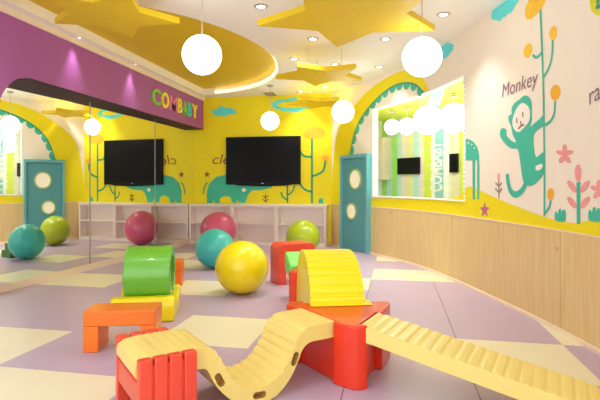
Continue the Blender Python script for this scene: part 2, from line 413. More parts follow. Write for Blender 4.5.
for (a, z), (c, y) in zip(iw, iw[1:]):
    l = math.hypot(c-a, y-z); acc += l
    if acc >= nxt:
        tx, tz = (c-a)/l, (y-z)/l; nx, nz = tz, -tx
        R = .125; loop = [(c+tx*R*math.cos(t)+nx*R*math.sin(t), y+tz*R*math.cos(t)+nz*R*math.sin(t)) for t in (math.pi*j/10 for j in range(11))]
        sc.add([RW.pt(p, q, .006) for p, q in loop], [tuple(range(11))]); nxt += .262
obj('scallop_edge', sc, 'teal_mural', arch, smooth=False)

# ------------------------------------------------------------------ door in the right wall
def door():
    a0, _ = RW.hit(344, 250); a1, _ = RW.hit(371.5, 250)
    P, Q = RW.pt(a0, 0), RW.pt(a1, 0); d = Vector(Q)-Vector(P); wd = d.length
    r = tag(thing('door_1', None, None, P, math.atan2(d.y, d.x)), 'teal door with two round windows in the curved wall beside the striped window', kind='structure')
    # local x along the wall, local -y is into the room
    hz = 2.15
    obj('door_frame', MB().prism([(0, 0), (0, hz), (wd, hz), (wd, 0), (wd-.07, 0), (wd-.07, hz-.08), (.07, hz-.08), (.07, 0)], -.12, .02), 'teal_frame', r, bevel=.006)
    lf = obj('door_leaf', MB().box(.075, wd-.075, -.075, -.02, .01, hz-.085), 'teal_door', r, bevel=.004)
    for cx, cz, rr in ((wd*.54, 1.60, .19), (wd*.40, .88, .15)):
        rg = obj('round_window', MB().lathe([(rr, -.095), (rr+.035, -.095), (rr+.04, -.075), (rr, -.075), (rr, -.095)], 32, axis='y', c=(cx, 0, cz)), 'pane_ring', r)
        obj('pane', MB().lathe([(.001, -.085), (rr+.005, -.085), (rr+.005, -.076), (.001, -.076)], 32, axis='y', c=(cx, 0, cz)), 'frosted_glow', rg)
    h = MB(); h.tube((.15, -.075, 1.12), (.15, -.13, 1.12), .012); h.tube((.15, -.125, 1.12), (.26, -.125, 1.12), .011)
    obj('door_handle', h, 'metal', r)
door()

# ------------------------------------------------------------------ window in the right wall and the striped room behind it
def window():
    fr = MB(); 
    def strip(a, b, z0, z1, w=.05, o0=-.13, o1=.02):
        n = 10; sl = [a+(b-a)*i/n for i in range(n+1)]
        for s, t in zip(sl, sl[1:]):
            q = [RW.pt(k, z, of) for k in (s, t) for z, of in ((z0, o0), (z0, o1), (z1, o1), (z1, o0))]
            fr.add(q, [(0, 1, 5, 4), (1, 2, 6, 5), (2, 3, 7, 6), (3, 0, 4, 7)])
        for k in (a, b):
            fr.add([RW.pt(k, z0, o0), RW.pt(k, z0, o1), RW.pt(k, z1, o1), RW.pt(k, z1, o0)], [(0, 1, 2, 3)])
    strip(SW0, SW0+.018, ZW0, ZW1, o1=.004); strip(SW1-.03, SW1, ZW0, ZW1, o1=.004); strip(SW0, SW1, ZW0, ZW0+.02); strip(SW0, SW1, ZW1-.015, ZW1, o1=.004)
    o = obj('window_1', fr, 'stripe_white', ang=25); tag(o, kind='structure')
    g = MB(); n = 12
    for i in range(n):
        a, b = SW0+(SW1-SW0)*i/n, SW0+(SW1-SW0)*(i+1)/n
        q = [RW.pt(k, z, of) for of in (-.055, -.063) for k, z in ((a, ZW0), (b, ZW0), (b, ZW1), (a, ZW1))]
        g.add(q, [(0, 1, 2, 3), (7, 6, 5, 4)])
    obj('window_pane', g, 'glass', o, ang=25)
    dots = MB(); t = SW1-.016
    for i in range(26):
        z = ZW0+.05+i*(ZW1-ZW0-.1)/25; p = RW.pt(t, z, .004); nrm = RW.frame(t)[1]
        dots.tube(p, (p[0]+nrm.x*.004, p[1]+nrm.y*.004, p[2]), .012, 8)
    obj('frame_dots', dots, 'teal_frame', o)
window()
B0, B1 = C2W((358-300)/F*12.2, 12.2), C2W((482-300)/F*9.5, 9.5)
BW = Flat(B0[:2], B1[:2])
def back_room():
    edges = [(358, 'stripe_white'), (373, 'stripe_blue'), (378, 'stripe_white'), (382, 'stripe_green'), (387, 'stripe_blue'), (392, 'stripe_green'), (397.5, 'stripe_blue'), (401, 'stripe_pink'),
             (408, 'stripe_yellow'), (413, 'stripe_blue'), (419, 'stripe_pink'), (424, 'stripe_lime'), (431.5, 'stripe_white'), (435, 'stripe_aqua'), (443.5, 'stripe_white'), (449, 'stripe_cream'), (452, 'stripe_yellow'), (454, 'stripe_pink'), (459, 'stripe_lime'), (463, 'stripe_white'), (470, 'stripe_blue'), (482, None)]
    me = bpy.data.meshes.new('wall_back_room'); v, f, mi = [], [], []; names = []
    for (u, k), (u2, _) in zip(edges, edges[1:]):
        a, b = BW.hit(u, 186)[0], BW.hit(u2, 186)[0]
        if k not in names: names.append(k); me.materials.append(MATS[k])
        n = len(v)
        for of in (0, -.1): v += [BW.pt(a, 0, of), BW.pt(b, 0, of), BW.pt(b, 3.05, of), BW.pt(a, 3.05, of)]
        f += [(n, n+1, n+2, n+3), (n+7, n+6, n+5, n+4), (n+3, n+2, n+6, n+7)]; mi += [names.index(k)]*3
    me.from_pydata(v, [], f); me.polygons.foreach_set('material_index', mi)
    w = bpy.data.objects.new('wall_back_room', me); COL.objects.link(w); tag(w, kind='structure')
    # yellow ceiling with a light blue stripe; floor
    c = MB(); s = [(RW.pt(a, 3.1, -.125)) for a in [SW0-.25+(SW1+.5-SW0)*i/12 for i in range(13)]]
    e = [BW.pt(BW.L*i/12, 3.02) for i in range(13)]
    for i in range(12): c.add([(*s[i][:2], 3.08), (*s[i+1][:2], 3.08), (*e[i+1][:2], 3.03), (*e[i][:2], 3.03)], [(0, 1, 2, 3)])
    o = obj('ceiling_back_room', c, 'stripe_lime'); tag(o, kind='structure')
    b = MB(); k = (6.9, 8.3)
    q = lambda arr, t: (arr[int(t)][0]+(arr[min(int(t)+1, 12)][0]-arr[int(t)][0])*(t % 1), arr[int(t)][1]+(arr[min(int(t)+1, 12)][1]-arr[int(t)][1])*(t % 1))
    b.add([(*q(s, k[0]), 3.075), (*q(s, k[1]), 3.075), (*q(e, k[1]), 3.025), (*q(e, k[0]), 3.025)], [(0, 1, 2, 3)]); obj('ceiling_stripe', b, 'stripe_aqua', o)
    fl = MB(); fl.add([(*s[i][:2], 0.002) for i in range(13)]+[(*e[i][:2], .002) for i in range(13)], [(i, i+1, 14+i, 13+i) for i in range(12)])
    o = obj('floor_back_room', fl, 'floor_cream'); tag(o, kind='structure')
    for nm, i in (('wall_back_room_end', 0), ('wall_back_room_side', 12)):
        m = MB(); m.add([(*s[i][:2], 0), (*e[i][:2], 0), (*e[i][:2], 3.08), (*s[i][:2], 3.08)], [(0, 1, 2, 3)]); o = obj(nm, m, 'stripe_white'); tag(o, kind='structure')
    def tv(u0, u1, v0, v1, label):
        a0, z1 = BW.hit(u0, v0); a1, z0 = BW.hit(u1, v1); p = BW.pt(a0, z0, 0); wd = a1-a0; hh = z1-z0
        r = thing('wall_television', label, 'television', p, math.atan2(BW.D.y, BW.D.x))
        obj('casing', MB().box(0, wd, -.07, -.005, 0, hh), 'tv_black', r, bevel=.006); obj('screen', MB().box(.03, wd-.03, -.074, -.07, .04, hh-.03), 'tv_screen', r)
    tv(399, 420.5, 158.5, 174, 'small black wall television on the striped wall behind the window, the wider one')
    tv(451, 459, 154, 172.5, 'narrow black wall television on the striped wall, nearest the right window edge')
    a0, z1 = BW.hit(377, 139); a1, z0 = BW.hit(391, 180); p = BW.pt(a0, z0, 0)
    r = thing('wall_cupboard', 'tall beige cupboard hung on the striped wall behind the window', 'cupboard', p, math.atan2(BW.D.y, BW.D.x))
    w_, h_ = a1-a0, z1-z0
    obj('body', MB().box(0, w_, -.28, -.005, 0, h_), 'box_beige', r, bevel=.008)
    obj('door', MB().box(.012, w_-.012, -.295, -.281, .012, h_-.012), 'box_beige', r, bevel=.004)
    wall_text(BW, 'COMBABY', (442, 191.5), (442, 141), .30, 'stripe_white', 'wall_lettering', 'white lettering running up the blue stripe behind the window', off=.008, shear=0, bold=.03)
back_room()

# ------------------------------------------------------------------ mirror wall
def seam_y(u):
    lo, hi = 3.0, 11.4; r = ray(u)
    for _ in range(50):
        y = (lo+hi)/2
        if mirror_x(y)*r[1]-y*r[0] > 0: hi = y
        else: lo = y
    return (lo+hi)/2
SY = [4.0, seam_y(90), seam_y(155), FW-.001]
MLAB = ['tall mirror panel nearest the camera, left of the first joint', 'middle tall mirror panel between the two vertical joints', 'tall mirror panel at the far corner beside the low shelves']
for k in range(3):
    y0, y1 = SY[k]+.001, SY[k+1]-.001; m = MB(); n = 24; ys = [y0+(y1-y0)*i/n for i in range(n+1)]
    q = [(mirror_x(y), y, z) for y in ys for z in (.10, 2.90)]+[(mirror_x(y)-.02, y, z) for y in ys for z in (.10, 2.90)]; b = 2*(n+1)
    m.add(q, [(2*i, 2*i+2, 2*i+3, 2*i+1) for i in range(n)]+[(b+2*i, b+2*i+1, b+2*i+3, b+2*i+2) for i in range(n)]+[(2*i+1, 2*i+3, b+2*i+3, b+2*i+1) for i in range(n)]+[(0, 1, b+1, b), (2*n, b+2*n, b+2*n+1, 2*n+1)])
    o = obj('mirror_panel', m, 'mirror'); tag(o, MLAB[k], 'mirror', 'mirror panels under the purple soffit')
    if k < 2:
        x = mirror_x(y1); obj('joint_strip', MB().box(x-.004, x+.006, y1-.008, y1+.010, .10, 2.90), 'grey_seam', o)
m = MB(); ys = [3.9+(FW-3.9)*i/40 for i in range(41)]
for a, b in zip(ys, ys[1:]):
    q = [(mirror_x(y)+dx, y, z) for y in (a, b) for dx, z in ((-.12, 0), (.02, 0), (.02, .10), (-.12, .10))]
    m.add(q, [(0, 1, 5, 4), (1, 2, 6, 5), (2, 3, 7, 6)])
o = obj('baseboard_left', m, 'trim_cream', ang=20); tag(o, kind='structure')

# ------------------------------------------------------------------ sign letters on the purple soffit
def sign():
    r = thing('soffit_sign', 'row of bright coloured raised letters on the purple soffit by the far corner', 'sign', (-4.84, 9.8, 3.2))
    cols = ['letter_green', 'letter_yellow', 'letter_pink', 'letter_lime', 'letter_green', 'letter_teal', 'letter_yellow']
    SF = Flat((-4.84, 3.0), (-4.84, 11.5))
    us = [151, 160.7, 168.8, 176.8, 182.3, 187, 191.5, 197.5]; vm = [97, 100.5, 104, 106, 108.5, 110, 111.5]
    for i, ch in enumerate('COMBABY'):
        v, f = text_mesh(ch, 1.0, ext=.016, offset=.02); xs = [p[0] for p in v]; yv = [p[1] for p in v]
        a0, _ = SF.hit(us[i]+.2, vm[i]); a1, _ = SF.hit(us[i+1]-.9, vm[i]); _, zc = SF.hit((us[i]+us[i+1])/2, vm[i])
        hh = .33; kx = (a1-a0)/(max(xs)-min(xs)); kz = hh/(max(yv)-min(yv))
        mb = MB(); mb.add([((p[2]+.016)*1.0, SF.P.y+a0+(p[0]-min(xs))*kx-9.8, zc-hh/2+(p[1]-min(yv))*kz-3.2) for p in v], f)
        obj('letter', mb, cols[i], r, smooth=False)
sign()

# ------------------------------------------------------------------ murals on the right wall
def mural(name, label, mb, m, cat='wall mural', group=None):
    o = obj(name, mb, m, smooth=False); return tag(o, label, cat, group)
mk = mural('monkey_mural', 'teal monkey painted on the cream wall, clinging to a thin stem', fillm(RW, [
    [(519, 100), (525, 95.5), (530, 98), (532, 104), (532, 112), (532, 120), (530.5, 127), (534, 124), (540, 119), (544, 115), (544, 125), (538, 130), (534, 135), (534, 146), (536, 157), (541, 154), (544, 153), (544, 166), (544, 172), (541, 178), (535, 184), (529, 186), (524, 182), (522, 172), (520, 158), (518, 149), (512, 148.5), (506, 144), (501, 137), (500.5, 131), (503, 128), (506.5, 130), (507, 136), (512, 141), (516.5, 142), (513, 134), (511.5, 126), (509.5, 122), (509, 116), (512, 114), (512, 108), (515, 103)]], n=3), 'teal_mural')
obj('monkey_tail', strokem(RW, [[(526, 184), (522, 191), (516, 194.5), (511, 191), (508.5, 183), (507.5, 174)]], .075), 'teal_mural', mk)
obj('monkey_face', fillm(RW, [[(516, 111), (520, 105), (524, 103), (529, 107), (530.5, 113), (529.5, 121), (525, 127), (519.5, 132), (514.5, 129), (513, 121)]], .008), 'white_mural', mk)
for ln in ([(517.5, 118), (517.8, 123)], [(523.5, 112), (523.8, 117)]): obj('monkey_eye', strokem(RW, [ln], .024, .011), 'brown_mural', mk)
obj('monkey_nose', strokem(RW, [[(521.5, 121), (522, 126)]], .022, .011), 'brown_mural', mk)
obj('monkey_mouth', strokem(RW, [[(519, 129), (522, 126), (525, 124.5)]], .022, .011), 'brown_mural', mk)
obj('monkey_gap', fillm(RW, [[(536.5, 166.5), (541, 164), (543, 164.5), (542.5, 168), (538.5, 170.5), (536.5, 169.5)]], .008), 'white_mural', mk)
tr = mural('stem_mural', 'tall thin teal stem with orange buds painted beside the monkey', strokem(RW, [[(540.5, 6), (542, 40), (543.5, 80), (544.3, 120), (544.8, 170), (544.8, 216)], [(533, 55), (537, 57.5), (541, 54), (542.3, 51)], [(553, 40), (552.5, 55), (549.5, 67), (544, 77)], [(555.5, 101), (554.5, 114), (550, 122), (544.8, 125)], [(551, 200), (549.5, 207), (544.8, 214)]], .032), 'teal_mural')
obj('bud', fillm(RW, [[(529, 1), (526, 8), (525.5, 14), (527, 18.5), (531, 19), (537, 14), (542, 8), (546, 0), (548, -8), (538, -8), (532, -5)]]), 'yellow_bud', tr)
for e in ((528.3, 50.5, 4, 7.2, 12), (553.5, 33, 3.6, 7, 8), (555.8, 92.5, 4.8, 7.8, 6), (551, 194, 3.2, 6, 5)):
    obj('bud', fillm(RW, [ell(*e)], n=2), 'orange_bud' if e[1] > 60 else 'yellow_bud', tr)
mural('cloud_mural', 'large aqua cloud painted at the top of the right wall near the ceiling', fillm(RW, [[(492, 19), (492.5, 11), (498, 2), (504, -6), (522, -8), (519, 0), (514, 8), (511, 13), (507, 14), (506, 16.5), (502.5, 18), (500, 21.5), (497, 20)]], n=3), 'aqua_mural', 'wall mural')
mural('cloud_mural', 'small aqua cloud painted just right of the large globe lamp', fillm(RW, [[(439, 47), (441, 42), (445, 41), (449, 43), (453.5, 44.5), (453, 50), (449, 55), (445, 58.5), (441, 58), (438.5, 53)]], n=3), 'aqua_mural', 'wall mural')
sn = mural('sun_mural', 'yellow round creature painted at the top right corner of the cream wall', fillm(RW, [ell(601, 3, 10.5, 13)], n=2), 'lime_mural')
obj('sun_marks', strokem(RW, [[(597, 8), (600, 6), (604, 7)], [(597.5, 2), (601, 0)]], .04, .01), 'teal_line', sn)
wall_text(RW, 'Monkey', (502.5, 97.5), (538.5, 84), .17, 'mauve_text', 'wall_lettering', 'thin mauve handwritten word above the painted monkey', shear=.15)
wall_text(RW, 'ra', (590, 105), (601, 98.5), .17, 'mauve_text', 'wall_lettering', 'thin mauve handwritten letters cut off by the right picture edge', shear=.15)
def petals(cx, cy, r, n, w): return [ell(cx+r*.55*math.sin(2*math.pi*i/n), cy-r*.75*math.cos(2*math.pi*i/n), w, r*.62, math.degrees(2*math.pi*i/n), 10) for i in range(n)]
mural('blossom_mural', 'small pink five petal blossom painted right of the monkey', fillm(RW, petals(565, 154.5, 7.5, 5, 2.3), n=2), 'pink_mural')
mural('blossom_mural', 'small pink blossom painted at the right picture edge above a teal tuft', fillm(RW, petals(599.5, 190, 7.5, 5, 2.4), n=2), 'pink_mural')
pl = mural('plant_mural', 'pink leafed plant on a thick teal stem painted low on the right wall', strokem(RW, [[(578.8, 182), (579, 224)]], .055), 'teal_mural')
for e in ((578.6, 173, 3, 8.5, 0), (572.5, 186.5, 2.7, 7, -35), (585.5, 186.5, 2.7, 7, 35), (572.5, 202.5, 2.7, 7, -35), (585.5, 202.5, 2.7, 7, 35)):
    obj('leaf', fillm(RW, [ell(*e)], .008, n=2), 'pink_mural', pl)
def tuft(x, y, s): return [[(x-5*s, y), (x-5.5*s, y-8*s), (x-4*s, y-9*s), (x-2.6*s, y-6*s), (x-2*s, y-10.5*s), (x, y-11.5*s), (x+.8*s, y-7*s), (x+2*s, y-10.5*s), (x+4.5*s, y-10*s), (x+5*s, y-4*s), (x+4*s, y+1*s)]]
mural('tuft_mural', 'teal grass tuft painted left of the pink leafed plant', fillm(RW, tuft(561, 220.5, 1), n=3), 'teal_mural')
mural('tuft_mural', 'teal grass tuft painted right of the pink leafed plant', fillm(RW, tuft(595.5, 220.5, 1.15), n=3), 'teal_mural')
gp = mural('sprig_mural', 'small grey pink sprig painted between the teal animal and the monkey', strokem(RW, [[(499, 180), (499.2, 198)], [(499, 186), (496, 183)], [(499, 186), (502, 183)], [(499, 192), (495.5, 188.5)], [(499, 192), (502.5, 188.5)]], .022), 'grey_mural')
obj('bud', fillm(RW, [ell(498.8, 177, 1.1, 4)], n=2), 'pink_mural', gp)
def star2(cx, cy, r, k=.42, rot=0): return [(cx+(r if i % 2 == 0 else r*k)*math.sin(math.pi*i/5+rot), cy-(r if i % 2 == 0 else r*k)*math.cos(math.pi*i/5+rot)) for i in range(10)]
mural('star_mural', 'small purple star painted on the yellow band below the teal animal', fillm(RW, [[(x*.62+485*.38, y) for x, y in star2(485, 210, 8, .45)]], n=1, smooth=False), 'purple_mural')
an = mural('animal_mural', 'teal long legged spotted animal painted right of the window', fillm(RW, [[(466, 138.5), (470, 139.5), (474, 142), (477.5, 147), (479.2, 154), (479.6, 165), (479.6, 199.5), (477.6, 199.5), (477.4, 160), (475.4, 160), (475.2, 199.5), (473, 199.5), (472.8, 160), (466, 160)]], n=1, smooth=False), 'teal_mural')
for e in ((469, 143), (472.3, 144.5), (475, 148)): obj('spot', fillm(RW, [ell(*e, .6, .9)], .009, n=1), 'white_mural', an)

# ------------------------------------------------------------------ murals on the far wall
mural('cloud_mural', 'aqua cloud painted high on the far yellow wall beside the purple soffit', fillm(FWALL, [[(211, 112), (213, 109.5), (217, 110), (219, 107), (224, 106.5), (227, 108.5), (231, 107.5), (234, 110), (237, 112), (233, 114.5), (229, 114), (226, 116.5), (221, 115.5), (217, 116.5), (214, 114)]], n=3), 'aqua_mural')
cl = mural('cloud_mural', 'aqua outlined cloud painted high on the far wall behind the hanging stars', fillm(FWALL, [[(272, 104), (276, 100.5), (284, 99.5), (292, 98), (296, 97), (298, 100), (306, 101), (312, 104), (310, 108), (304, 109), (299, 112), (288, 112), (280, 110), (274, 108)]], n=3), 'aqua_mural')
obj('cloud_inside', fillm(FWALL, [[(277, 104), (282, 102.5), (293, 102), (303, 104), (306, 106), (300, 107.5), (287, 108), (280, 107)]], .009, n=3), 'yellow_wall', cl)
el = mural('elephant_mural', 'teal elephant painted low on the yellow wall, partly behind the television', fillm(FWALL, [
    [(207, 203), (207, 191), (209.5, 183), (216, 177), (226, 174.5), (240, 174.5), (250, 180), (262, 186), (272, 184.5), (272, 187.5), (262, 190), (252, 190.5), (248, 195), (245.5, 203), (239.5, 203), (238, 200), (236.5, 203), (232, 203), (231, 197.5), (225.5, 195.5), (220.5, 198), (219.5, 203), (214.8, 203), (213.6, 200), (212.3, 203)]], n=1, smooth=False), 'teal_mural')
obj('tail', strokem(FWALL, [[(207.5, 182), (204.5, 187), (203.5, 194)]], .035), 'teal_line', el)
obj('eye', fillm(FWALL, [ell(244, 190, 2, 1.8)], .009, n=1), 'white_mural', el)
mural('star_mural', 'small red brown star painted above the elephant near the mirror corner', fillm(FWALL, [star2(207, 174.5, 3.4, .45)], n=1, smooth=False), 'brown_mural')
wall_text(FWALL, 'cle', (212.5, 164), (230, 164), .26, 'brown_mural', 'wall_lettering', 'brown handwritten letters on the yellow wall left of the television', shear=.2)
mural('sprig_mural', 'small brown sprig painted under the television on the yellow wall', strokem(FWALL, [[(265.5, 194), (265.5, 203)], [(265.5, 198), (262.8, 195.5)], [(265.5, 198), (268.2, 195.5)], [(265.5, 201.5), (262.5, 199)], [(265.5, 201.5), (268.5, 199)]], .025), 'brown_mural')
mural('seedling_mural', 'thin teal branching seedling painted below the right end of the television', strokem(FWALL, [[(287.5, 185), (287.5, 203)], [(281, 192), (283, 197), (287.5, 200)], [(295, 185), (292, 192), (287.5, 195)]], .04), 'teal_line')
st = mural('stem_mural', 'tall teal stem with orange blossoms painted right of the television', strokem(FWALL, [[(312, 138), (312, 203)], [(300, 151), (304, 156), (312, 157)], [(325.5, 160), (323, 171), (312, 176.5)], [(300, 183), (304, 189), (312, 192)]], .05), 'teal_line')
obj('bud', fillm(FWALL, [[(303, 133), (308, 128), (316, 127), (323, 129.5), (325, 134), (319, 138), (310, 138.5), (305, 137)]], n=3), 'orange_bud', st)
obj('bud', fillm(FWALL, [ell(325.5, 158, 3.6, 3)], n=2), 'orange_bud', st)
mural('tuft_mural', 'small teal tuft painted on the yellow wall above the shelf end', fillm(FWALL, tuft(321, 203, .45), n=2), 'teal_mural')

# ------------------------------------------------------------------ television on the far wall
def tv_far():
    P = Flat((-5.3, FW-.06), (-1.5, FW-.06)); x0 = P.hit(226, 160)[0]-5.3; x1 = P.hit(300.5, 160)[0]-5.3; z1 = P.hit(263, 136.5)[1]; z0 = P.hit(263, 184.5)[1]
    w, h = x1-x0, z1-z0
    r = thing('wall_television', 'large black flat television on the far yellow wall above the low shelves', 'television', (x0, FW, z0))
    cs = obj('casing', MB().box(0, w, -.075, -.006, 0, h), 'tv_black', r, bevel=.012); obj('screen', MB().box(.035, w-.035, -.079, -.075, .06, h-.035), 'tv_screen', r)
    obj('logo', MB().box(w/2-.035, w/2+.035, -.079, -.075, .022, .036), 'metal', cs)
    obj('speaker_bar', MB().prism([(.05, .02), (w-.05, .02), (w-.4, -.03), (w/2, -.045), (.4, -.03)], -.06, -.02), 'tv_black', r, bevel=.004)
tv_far()

# ------------------------------------------------------------------ low shelves along the far wall
def shelves():
    xs = [mirror_x(11.2)+.012, -3.96, -2.83, -1.60]; y0, y1, h = 11.18, FW-.005, .96
    labs = ['low pale open shelf unit against the mirror corner', 'low pale open shelf unit in the middle, behind the pink ball', 'low pale open shelf unit nearest the teal door, behind the green ball']
    for k in range(3):
        a, b = xs[k], xs[k+1]; w = b-a-.006
        r = thing('shelf_unit', labs[k], 'shelf', (a, y0, 0), group='low shelf units under the television')
        for x in (0, w-.05): obj('side_panel', MB().box(x, x+.05, 0, y1-y0, 0, h), 'cabinet_white', r, bevel=.003)
        obj('back_panel', MB().box(.05, w-.05, y1-y0-.02, y1-y0, .06, h), 'cabinet_white', r)
        obj('shelf', MB().box(.05, w-.05, .02, y1-y0-.02, .50, .53), 'cabinet_white', r, bevel=.003)
        obj('bottom_panel', MB().box(.05, w-.05, 0, y1-y0-.02, 0, .08), 'cabinet_white', r, bevel=.003)
        obj('top_panel', MB().box(.05, w-.05, 0, y1-y0-.02, h-.03, h), 'cabinet_white', r)
    o = obj('worktop', MB().box(xs[0], xs[3]+.02, y0-.02, y1, h, h+.04), 'cabinet_top', bevel=.004); tag(o, 'long white worktop lying across the low shelf units', 'worktop')
shelves()

# ------------------------------------------------------------------ ceiling fittings
def globe(x, y, z, label, r_=.215, cz=CZ, group='white globe lamps hanging from the ceiling', power=0):
    r = thing('globe_lamp', label, 'lamp', (x, y, z), group=group)
    obj('globe_shade', MB().sphere((0, 0, 0), r_), 'globe', r)
    rose = obj('ceiling_rose', MB().lathe([(.001, cz-z-.035), (.06, cz-z-.035), (.075, cz-z-.02), (.075, cz-z-.001)], 24), 'ring_grey', r)
    obj('cord', MB().tube((0, 0, r_*.98), (0, 0, cz-z-.02), .006, 8), 'cord', rose)
    if power:
        ld = bpy.data.lights.new('globe_light', 'POINT'); ld.energy = power; ld.shadow_soft_size = r_; ld.color = (1, .98, .94)
        l = bpy.data.objects.new('globe_light', ld); COL.objects.link(l); l.parent = r; l.location = (0, 0, -r_-.05)
def globe_px(u, v, d, label, **k):
    p = C2W((u-300)/F*d, d); globe(p[0], p[1], H-(v-V0)*d/F, label, **k)
globe_px(202, 55, 5.35, 'large white globe lamp hanging below the yellow ceiling recess', r_=.22, cz=CZ+.15)
globe_px(422, 57, 5.5, 'large white globe lamp hanging beside the cream right wall', r_=.225)
globe_px(270, 121, 10.7, 'small far white globe lamp hanging in front of the television wall', r_=.205)
globe_px(343, 112, 9.4, 'white globe lamp hanging in front of the painted arch', r_=.22)
for u, v, d, r_, lb in ((392, 127, 10.0, .16, 'smallest white globe lamp behind the window, leftmost of four'), (407, 126.5, 9.7, .17, 'small white globe lamp behind the window, second from the door'),
                        (428, 120, 9.2, .28, 'larger white globe lamp behind the window, third from the door'), (454, 118, 8.3, .26, 'large white globe lamp behind the window, nearest its right edge')):
    globe_px(u, v, d, lb, r_=r_, cz=3.03, group='globe lamps in the striped room', power=POINT_W)
DL = [(261, 6), (313, 38.5), (385.5, 38.5), (443.5, 14), (335, 64), (379.5, 66.5), (294, 58.5), (300.5, 91), (325, 87)]
DLAB = ['round downlight in the ceiling left of the largest star', 'round downlight just past the far left side of the largest star', 'round downlight right of the far tip of the largest star', 'round downlight near the right wall beside the largest star',
        'round downlight above the middle hanging star', 'round downlight right of the middle hanging star by the right wall', 'round downlight left of the middle hanging star', 'small far downlight left of the middle star near the far wall', 'small far downlight right of the middle star near the far wall']
def downlight(x, y, label, spot=SPOT_W, size=100, group='round ceiling downlights', z=CZ, k=1.0):
    r = thing('downlight', label, 'ceiling light', (x, y, z), group=group)
    tr_ = obj('trim_ring', MB().lathe([(.055*k, -.001), (.055*k, -.012), (.085*k, -.008), (.09*k, -.001)], 24), 'ring_grey', r)
    obj('lens', MB().lathe([(.001, -.006), (.055*k, -.006), (.055*k, -.001), (.001, -.001)], 24), 'lens', tr_)
    ld = bpy.data.lights.new('downlight_beam', 'SPOT'); ld.energy = spot; ld.spot_size = math.radians(size); ld.spot_blend = 1.0; ld.shadow_soft_size = .05; ld.color = (.97, 1, .98)
    l = bpy.data.objects.new('downlight_beam', ld); COL.objects.link(l); l.parent = r; l.location = (0, 0, -.03)
for (u, v), lb in zip(DL, DLAB):
    p = at_z(u, v, CZ); downlight(p[0], p[1], lb)
for y, lb in ((4.85, 'nearest to the camera'), (6.45, 'second from the camera'), (8.05, 'nearest the sign letters')):
    downlight(-4.725, y, 'wall washing downlight over the purple soffit, '+lb, WASH_W, 66, 'wall washing downlights along the soffit', k=.38)
for x, y, lb in ((-2.6, 3.4, 'over the orange bench and slide'), (-.4, 3.0, 'above the red hub block'), (-1.6, 1.2, 'behind the camera on the left'), (.9, 1.4, 'behind the camera on the right')):
    downlight(x, y, 'added fill downlight '+lb, SPOT_W*.28, 120, 'added fill downlights above the near floor')  # unseen lamps added overhead to brighten the foreground
p = at_z(270, 94, CZ)
v_ = thing('ceiling_vent', 'small dark rectangular vent in the ceiling near the far wall', 'vent', (p[0], p[1], CZ), 0)
obj('vent_frame', MB().box(-.12, .12, -.2, .2, -.015, -.001), 'vent_dark', v_, bevel=.003)
sl = MB()
for i in range(6): sl.box(-.09, .09, -.17+i*.062, -.15+i*.062, -.022, -.015)
obj('slats', sl, 'ring_grey', v_)

def star(x, y, z, R, rot, label, top, thick=.075, wires=True):
    r = thing('ceiling_star', label, 'hanging star', (x, y, z), group='yellow stars hanging from the ceiling')
    pts = [((R if i % 2 == 0 else R*.52)*math.cos(rot+math.pi*i/5), (R if i % 2 == 0 else R*.52)*math.sin(rot+math.pi*i/5)) for i in range(10)]
    obj('star_panel', MB().prism(pts, 0, thick, 'z'), 'star_face', r, bevel=.006, smooth=False)
    if wires:
        for k in (0, 4, 6): obj('hanging_wire', MB().tube((pts[k][0]*.6, pts[k][1]*.6, thick), (pts[k][0]*.6, pts[k][1]*.6, top-z), .004, 6), 'cord', r)
def star_cam(l, d, z, R, tip, label, top=CZ, **k):
    p = C2W(l, d); star(p[0], p[1], z, R, ang(tip), label, top, **k)
star_cam(.585, 5.24, 3.30, 1.11, (-.08, 1.0), 'largest yellow hanging star, nearest overhead')
star_cam(.355, 8.05, 3.30, .80, (-.1, 1.0), 'middle sized looking yellow hanging star between the big star and the far wall')
star_cam(.36, 10.75, 3.30, .70, (-.15, 1.0), 'farthest yellow hanging star in front of the far wall cloud')
star_cam(-2.22, 5.52, 3.42, .80, (.0, 1.0), 'yellow star hanging under the yellow half round recess', top=CZ+.15)

# ------------------------------------------------------------------ exercise balls
def ball(u, vb, r_, m, label):
    d = F*H/(vb-V0); p = C2W((u-300)/F*d, d)
    prof = []
    for j in range(41):
        a = math.pi*j/40; rr = r_*(1+.0035*math.cos(a*36)*(1 if .15 < a/math.pi < .85 else 0)); prof.append((max(1e-4, rr*math.sin(a)), r_-rr*math.cos(a)*.985-.015*r_))
    r = thing('exercise_ball', label, 'exercise ball', (p[0], p[1], 0), random.random(), group='shiny exercise balls on the floor')
    o = obj('ball_skin', MB().lathe(prof, 64), m, r, ang=60)
    o.rotation_euler = (.5, .25, 0); o.location = (0, 0, 0)
    # keep the tilted skin standing on the floor
    from mathutils import Euler
    c = Euler((.5, .25, 0)).to_matrix() @ Vector((0, 0, r_*.985)); o.location = (-c.x, -c.y, r_-c.z-.003)
    pg = obj('air_plug', MB().lathe([(.001, .008), (.016, .006), (.018, 0), (.001, 0)], 16), m, r)
    q = Euler((1.9, .4, .6)).to_matrix() @ Vector((0, 0, r_*.99)); pg.location = (q.x, q.y, q.z+r_-.003); pg.rotation_euler = (1.9, .4, .6)
random.seed(4)
ball(242, 293.5, .358, 'ball_yellow', 'large yellow exercise ball in the middle of the floor')
ball(215, 268, .350, 'ball_teal', 'turquoise exercise ball between the yellow and pink balls')
ball(218.5, 247.5, .425, 'ball_pink', 'pink exercise ball in front of the low shelves')
ball(303, 254, .365, 'ball_green', 'olive green exercise ball behind the foam arches near the teal door')

